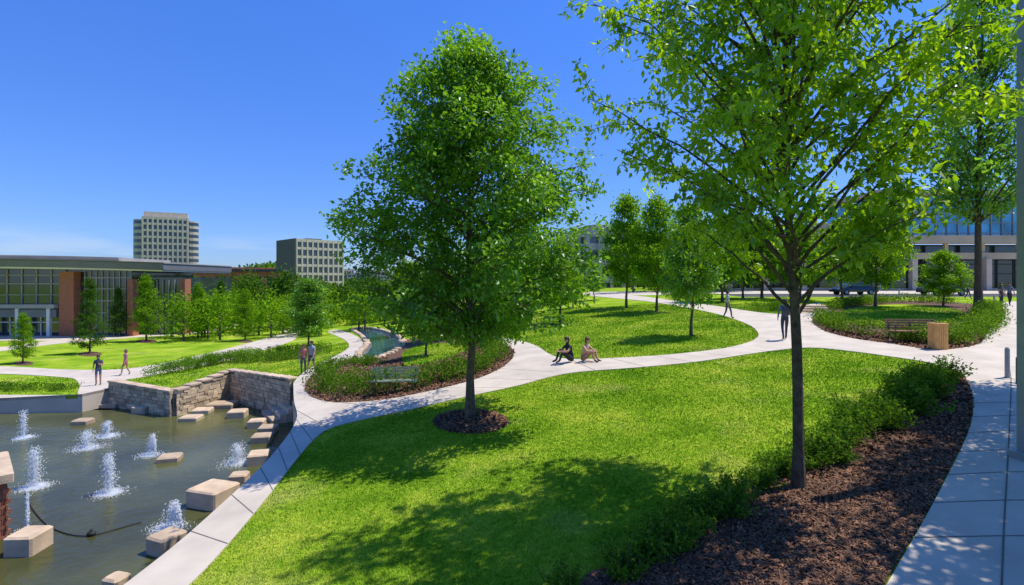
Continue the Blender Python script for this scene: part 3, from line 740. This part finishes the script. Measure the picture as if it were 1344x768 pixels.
# ------------------------------------------------------------------ benches, bin, car
def bench(px,py,rot,L,m,name='park_bench'):
    p=G(px,py); mb=MB()
    for i in range(5): box(mb,(0,-.22+i*.1,.45),(L,.08,.035),0,0,random.random(),bevel=.006)
    for i in range(4): box(mb,(0,.26+i*.025,.56+i*.1),(L,.03,.08),0,0,random.random(),tilt=-.2,bevel=.004)
    for x in (-L/2+.12,0,L/2-.12):
        tube(mb,[(x,-.22,-.02),(x,-.2,.43)],[.025,.022],6,1); tube(mb,[(x,.3,-.02),(x,.2,.43),(x,.36,.92)],[.025,.025,.018],6,1)
        tube(mb,[(x,-.24,.42),(x,.22,.42)],[.02,.02],6,1)
        if x: tube(mb,[(x,-.24,.43),(x,-.24,.65),(x,.28,.67)],[.018,.018,.018],6,1)
    o=mb.build(name,[m,M['frame']],loc=tuple(p+np.array([0,0,.03]))); o.rotation_euler=(0,0,rot)
bench(518,516,.12,1.75,M['benchG']); bench(1200,450,-.12,1.9,M['wood'])
p=G(1231,459); mb=MB()
for i in range(5):
    for sx in (-1,1): box(mb,(-.24+i*.12,sx*.29,.48),(.108,.03,.92),0,0,random.random(),bevel=.004); box(mb,(sx*.31,-.24+i*.12,.48),(.03,.108,.92),0,0,random.random(),bevel=.004)
box(mb,(0,0,.97),(.7,.66,.06),0,0,.6,bevel=.012); box(mb,(0,0,.45),(.54,.52,.84),0,1)
tube(mb,[(0,0,1.0),(0,0,1.012)],[.14,.14],16,1)
o=mb.build('litter_bin',[M['woodL'],M['frame']],loc=tuple(p)); o.scale=(.7,.7,1)
def car(x,y,rot):
    z=float(tz(x,y))-.04; mb=MB()
    prof=[(-2.25,.35),(-2.28,.62),(-2.15,.86),(-1.75,.95),(-1.05,1.36),(-.4,1.45),(.35,1.42),(1.15,1.0),(1.9,.84),(2.22,.66),(2.27,.35)]
    n=len(prof); v=[]
    ys=[-.9,-.8,-.4,.4,.8,.9]
    for yy in ys:
        for (a,b) in prof:
            w_=yy
            if b>.96: w_=yy*(1-.28*(b-.96)/.49)
            v.append((a,w_,b-(.03 if abs(yy)>.85 and b>.5 else 0)))
    f=[]
    for r in range(len(ys)-1):
        for i in range(n-1): f.append([r*n+i,r*n+i+1,(r+1)*n+i+1,(r+1)*n+i])
        f.append([r*n+n-1,r*n,(r+1)*n,(r+1)*n+n-1])
    mb.add(v,[np.array(f),np.array([list(range(n))]),np.array([list(range(5*n+n-1,5*n-1,-1))])],0)
    for s_ in (-1,1):
        yv=lambda b:s_*(.9*(1-.28*(b-.96)/.49)+.006)
        for pg in ([(-1.55,.98),(-1.02,1.3),(-.35,1.38),(-.35,.98)],[(-.28,.98),(-.28,1.38),(.3,1.36),(.95,.98)]):
            mb.add([(a,yv(b),b) for a,b in pg],np.array([[0,1,2,3]] if s_>0 else [[3,2,1,0]]),1)
        for wx in (-1.4,1.4):
            tube(mb,[(wx,s_*.70,.33),(wx,s_*.915,.33)],[.33,.33],20,2); tube(mb,[(wx,s_*.9,.33),(wx,s_*.93,.33)],[.2,.19],14,3)
        box(mb,(2.2,s_*.62,.68),(.12,.34,.12),0,4); box(mb,(-2.2,s_*.66,.74),(.12,.3,.13),0,5)
        box(mb,(.75,s_*.98,1.0),(.12,.16,.1),0,0)
    for (xa,za,xb,zb) in ((.45,1.40,1.12,1.03),(-1.12,1.34,-1.68,.99)):
        mb.add([(xa,-.6,za+.012),(xa,.6,za+.012),(xb,.72,zb+.012),(xb,-.72,zb+.012)],np.array([[0,1,2,3]]),1)
    o=mb.build('parked_car',[mat('car_paint',(.02,.022,.028),.25,.05,1,spec=.8),M['glass'],M['black'],M['steel'],M['white'],mat('tail_lamp',(.3,.01,.01),.3)],loc=(x,y,z)); o.rotation_euler=(0,0,rot)
car((1237-CX)/F*58,58,.05); car((1120-CX)/F*60,60,3.2)
for q in [(1322,497),(1305,404),(1180,392)]:
    p=G(*q); mb=MB(); tube(mb,[(0,0,0),(0,0,.85),(0,0,.9)],[.06,.06,.03],10,0); tube(mb,[(0,0,0),(0,0,.04)],[.1,.1],10,0); mb.build('bollard',[M['steel']],loc=tuple(p))
# ------------------------------------------------------------------ people
SK=mat('skin',(.50,.27,.18),.6,.06,3)
HAIR={'dark':mat('hair_dark',(.02,.014,.01),.6),'brown':mat('hair_brown',(.10,.05,.02),.6)}
cloth={}
def C(c):
    if c not in cloth: cloth[c]=mat('cloth_%d'%len(cloth),c,.9,.12,12,.2,60,bdist=.003)
    return cloth[c]
def person(pos,rot,pose,top,bot,hair='dark',long=False,shorts=False,bag=False,h=1.72,sleeve=False,name='person'):
    P_=dict(pel=(0,0,.95),spi=(0,0,1.15),che=(0,0,1.34),nek=(0,0,1.475),hd0=(0,-.012,1.555),hd1=(0,-.02,1.63),hd2=(0,-.005,1.70))
    for s,n_ in ((-1,'L'),(1,'R')):
        P_.update({'sh'+n_:(s*.17,0,1.40),'el'+n_:(s*.225,.02,1.12),'wr'+n_:(s*.235,-.05,.88),'ha'+n_:(s*.235,-.07,.80),
                   'hi'+n_:(s*.09,0,.92),'kn'+n_:(s*.10,-.015,.50),'an'+n_:(s*.10,.02,.09),'to'+n_:(s*.115,-.14,.035)})
    if pose=='walk':
        P_.update(knL=(-.1,-.16,.52),anL=(-.1,-.22,.10),toL=(-.11,-.37,.05),knR=(.1,.03,.50),anR=(.1,.22,.13),toR=(.11,.11,.04),elL=(-.23,.12,1.14),wrL=(-.23,.10,.90),haL=(-.23,.09,.82),elR=(.23,-.06,1.13),wrR=(.22,-.2,.92),haR=(.22,-.24,.85))
    if pose=='sit':
        P_.update({k:(v[0],v[1]-.06*(v[2]-.95)*4,v[2]-.82) for k,v in P_.items() if k in('pel','spi','che','nek','hd0','hd1','hd2','shL','shR','hiL','hiR')})
        for s,n_ in ((-1,'L'),(1,'R')):
            P_.update({'kn'+n_:(s*.12,-.40,.47),'an'+n_:(s*.11,-.55,.09),'to'+n_:(s*.12,-.71,.035),'el'+n_:(s*.24,-.28,.42),'wr'+n_:(s*.12,-.48,.42),'ha'+n_:(s*.05,-.53,.42)})
    if pose=='arm':
        P_.update(elR=(.24,-.08,1.14),wrR=(.14,-.26,1.22),haR=(.10,-.33,1.27))
    R_=dict(pel=(.135,.105),spi=(.12,.09),che=(.15,.1),nek=(.052,.052),hd0=(.066,.075),hd1=(.078,.092),hd2=(.06,.07))
    for n_ in 'LR': R_.update({'sh'+n_:(.06,.06),'el'+n_:(.041,.041),'wr'+n_:(.028,.028),'ha'+n_:(.04,.022),'hi'+n_:(.09,.09),'kn'+n_:(.058,.058),'an'+n_:(.04,.04),'to'+n_:(.04,.03)})
    E=[('pel','spi'),('spi','che'),('che','nek'),('nek','hd0'),('hd0','hd1'),('hd1','hd2')]
    for n_ in 'LR': E+=[('che','sh'+n_),('sh'+n_,'el'+n_),('el'+n_,'wr'+n_),('wr'+n_,'ha'+n_),('pel','hi'+n_),('hi'+n_,'kn'+n_),('kn'+n_,'an'+n_),('an'+n_,'to'+n_)]
    names=list(P_); idx={k:i for i,k in enumerate(names)}
    me=bpy.data.meshes.new('sk'); me.from_pydata([P_[k] for k in names],[(idx[a],idx[b]) for a,b in E],[])
    ob=bpy.data.objects.new('sk',me); sc.collection.objects.link(ob)
    md=ob.modifiers.new('s','SKIN')
    for i,k in enumerate(names):
        sv=me.skin_vertices[0].data[i]; sv.radius=R_[k]; sv.use_root=(k=='pel')
    ob.modifiers.new('u','SUBSURF').levels=1
    bpy.context.view_layer.update()
    ev=ob.evaluated_get(bpy.context.evaluated_depsgraph_get()); m2=ev.to_mesh()
    V=np.array([v.co[:] for v in m2.vertices]); Fs=[tuple(p.vertices) for p in m2.polygons]
    ev.to_mesh_clear(); bpy.data.objects.remove(ob); bpy.data.meshes.remove(me)
    def segd(p,a,b):
        a=np.array(P_[a]);b=np.array(P_[b]); ab=b-a; t=min(1,max(0,(p-a)@ab/(ab@ab))); return np.linalg.norm(p-a-ab*t),t
    mb=MB(); groups={}
    for f in Fs:
        c=V[list(f)].mean(0); best=min(((segd(c,a,b)[0]/(.5+R_[a][0]*5),a,b) for a,b in E))
        _,a,b=best; t=segd(c,a,b)[1]
        if a in('hd0','hd1') or (a=='nek' and t>.2): m=0
        elif a=='pel' and b=='spi': m=1 if t>.25 else 2
        elif a in('spi','che','nek') : m=1
        elif a[:2]=='sh': m=1 if (sleeve or t<.5) else 0
        elif a[:2] in('el',): m=1 if sleeve and t<.85 else 0
        elif a[:2]=='wr': m=0
        elif a=='pel' or a[:2]=='hi': m=2 if not (shorts and t>.7 and a!='pel') else 0
        elif a[:2]=='kn': m=0 if shorts else 2
        else: m=4
        groups.setdefault((m,len(f)),[]).append(f)
    mb.v.append(V); mb.t.append(np.full(len(V),.5)); mb.n+=len(V)
    for (m,k),fl in groups.items(): mb.f.append((np.array(fl),m))
    hc=np.array(P_['hd1'])
    ellipsoid(mb,hc+np.array([0,.016,.045]),(.088,.098,.085),3,nu=14,nv=9,zmin=-.25)
    ellipsoid(mb,hc+np.array([0,.05,-.01]),(.084,.07,.10 if not long else .17),3,nu=12,nv=8)
    for s in (-1,1):
        ellipsoid(mb,hc+np.array([s*.03,-.088,.0]),(.012,.008,.008),4,nu=8,nv=5); ellipsoid(mb,hc+np.array([s*.082,.0,-.01]),(.012,.02,.03),0,nu=8,nv=5)
    ellipsoid(mb,hc+np.array([0,-.1,-.022]),(.012,.018,.022),0,nu=8,nv=5); ellipsoid(mb,hc+np.array([0,-.088,-.055]),(.024,.008,.006),5,nu=8,nv=5)
    for n_ in 'LR':
        w=np.array(P_['wr'+n_]); a=np.array(P_['ha'+n_]); d=(a-w)/np.linalg.norm(a-w); sd=np.cross(d,[1,0,0]) if abs(d[0])<.8 else np.cross(d,[0,0,1]); sd/=np.linalg.norm(sd); nn=np.cross(d,sd)
        for i,L in enumerate((.07,.085,.078,.062)):
            o=a+sd*(-.026+i*.0175); tube(mb,[o,o+d*L*.5+nn*.004,o+d*L*.85+nn*.02],[.0095,.0085,.006],6,0)
        o=w+(a-w)*.4+sd*-.03; tube(mb,[o,o+d*.03-sd*.022,o+d*.06-sd*.026],[.012,.01,.007],6,0)
    if bag:
        c=np.array(P_['che'])*.6+np.array(P_['spi'])*.4
        box(mb,c+np.array([0,.17,0]),(.30,.16,.42),0,6,bevel=.04)
        for s in (-1,1): tube(mb,[c+np.array([s*.1,.12,.17]),c+np.array([s*.11,-.02,.22]),c+np.array([s*.11,-.11,.08]),c+np.array([s*.12,.1,-.14])],[.018]*4,5,6)
    o=mb.build(name,[SK,C(top),C(bot),HAIR[hair],M['black'],mat('lips',(.35,.1,.08),.5),C((.05,.06,.1))],True,loc=tuple(pos)); s=h/1.76; o.scale=(s,s,s); o.rotation_euler=(0,0,rot)
def at(px,py,dz=.03): return G(px,py)+np.array([0,0,dz])
person(at(129,506),.5,'arm',(.06,.06,.08),(.10,.12,.2),shorts=True,h=1.78)
person(at(165,493),-.4,'walk',(.55,.22,.22),(.45,.15,.15),hair='brown',long=True,shorts=True,h=1.68)
person(at(749,476),-1.1,'sit',(.02,.02,.025),(.03,.03,.04),h=1.95)
person(at(766,475),.9,'sit',(.55,.35,.28),(.35,.20,.14),hair='brown',long=True,h=1.85,shorts=True)
person(at(1030,447),2.9,'walk',(.10,.16,.32),(.03,.04,.07),bag=True,h=1.8,sleeve=True)
person(at(955,419),1.7,'walk',(.5,.5,.48),(.08,.09,.12),h=1.7)
person(at(1314,403),.3,'stand',(.05,.06,.09),(.04,.04,.05),h=1.75)
person(at(1325,402),-.3,'walk',(.12,.14,.2),(.03,.03,.04),h=1.7)
person(at(1270,393),.8,'walk',(.4,.38,.36),(.05,.06,.1),h=1.72)
person(at(398,492),.2,'stand',(.5,.18,.14),(.1,.1,.12),hair='brown',long=True,h=1.65)
person(at(409,490),-.2,'walk',(.4,.4,.42),(.1,.1,.15),h=1.75,shorts=True)
# ------------------------------------------------------------------ sky, sun, camera
el=math.radians(64); az=math.radians(76)
wd=bpy.data.worlds.new('World'); sc.world=wd; wd.use_nodes=True; N=wd.node_tree.nodes; L=wd.node_tree.links
bg=N['Background']; sk=N.new('ShaderNodeTexSky'); sk.sky_type='NISHITA'; sk.sun_disc=False; sk.sun_elevation=el; sk.sun_rotation=az
sk.air_density=1.0; sk.dust_density=.2; sk.ozone_density=2.0
tc=N.new('ShaderNodeTexCoord'); sx=N.new('ShaderNodeSeparateXYZ'); L.new(tc.outputs['Generated'],sx.inputs[0])
gr=N.new('ShaderNodeValToRGB'); e=gr.color_ramp.elements; e[0].position=0.0; e[0].color=(.20,.28,.50,1); e[1].position=.45; e[1].color=(.19,.37,.74,1)
L.new(sx.outputs['Z'],gr.inputs[0])
g2=N.new('ShaderNodeVectorMath'); g2.operation='SCALE'; g2.inputs['Scale'].default_value=2.0; L.new(gr.outputs[0],g2.inputs[0])
hs=N.new('ShaderNodeVectorMath'); hs.operation='MULTIPLY'; L.new(sk.outputs[0],hs.inputs[0]); L.new(g2.outputs[0],hs.inputs[1])
mp=N.new('ShaderNodeMapping'); mp.inputs['Scale'].default_value=(3,3,22); L.new(tc.outputs['Generated'],mp.inputs[0])
no=N.new('ShaderNodeTexNoise'); no.inputs['Scale'].default_value=1.6; no.inputs['Detail'].default_value=7; L.new(mp.outputs[0],no.inputs[0])
rp=N.new('ShaderNodeValToRGB'); rp.color_ramp.elements[0].position=.48; rp.color_ramp.elements[1].position=.75; L.new(no.outputs[0],rp.inputs[0])
mr=N.new('ShaderNodeValToRGB'); e=mr.color_ramp.elements; e[0].position=0.0; e[0].color=(1,1,1,1); e[1].position=.085; e[1].color=(0,0,0,1); L.new(sx.outputs['Z'],mr.inputs[0])
ml=N.new('ShaderNodeMath'); ml.operation='MULTIPLY'; L.new(rp.outputs[0],ml.inputs[0]); L.new(mr.outputs[0],ml.inputs[1])
mx=N.new('ShaderNodeMix'); mx.data_type='RGBA'; L.new(ml.outputs[0],mx.inputs[0]); L.new(hs.outputs[0],mx.inputs[6]); mx.inputs[7].default_value=(5.5,5.8,6.3,1)
L.new(mx.outputs[2],bg.inputs[0]); bg.inputs[1].default_value=.15
sl=bpy.data.lights.new('sun','SUN'); sl.energy=5.0; sl.angle=math.radians(.5); sl.color=(1,.95,.84)
so=bpy.data.objects.new('sun',sl); sc.collection.objects.link(so)
sv=Vector((math.cos(el)*math.sin(az),math.cos(el)*math.cos(az),math.sin(el))); so.rotation_euler=sv.to_track_quat('Z','Y').to_euler(); so.location=(0,0,60)
cd=bpy.data.cameras.new('camera'); co=bpy.data.objects.new('camera',cd); sc.collection.objects.link(co); sc.camera=co
co.location=(0,0,CAMZ); co.rotation_euler=(math.radians(90),0,0); cd.sensor_width=36; cd.lens=36*F/1344; cd.shift_y=-16/1344; cd.clip_end=9000; cd.clip_start=.1
sc.view_settings.view_transform='Standard'; sc.view_settings.look='None'; sc.view_settings.exposure=0
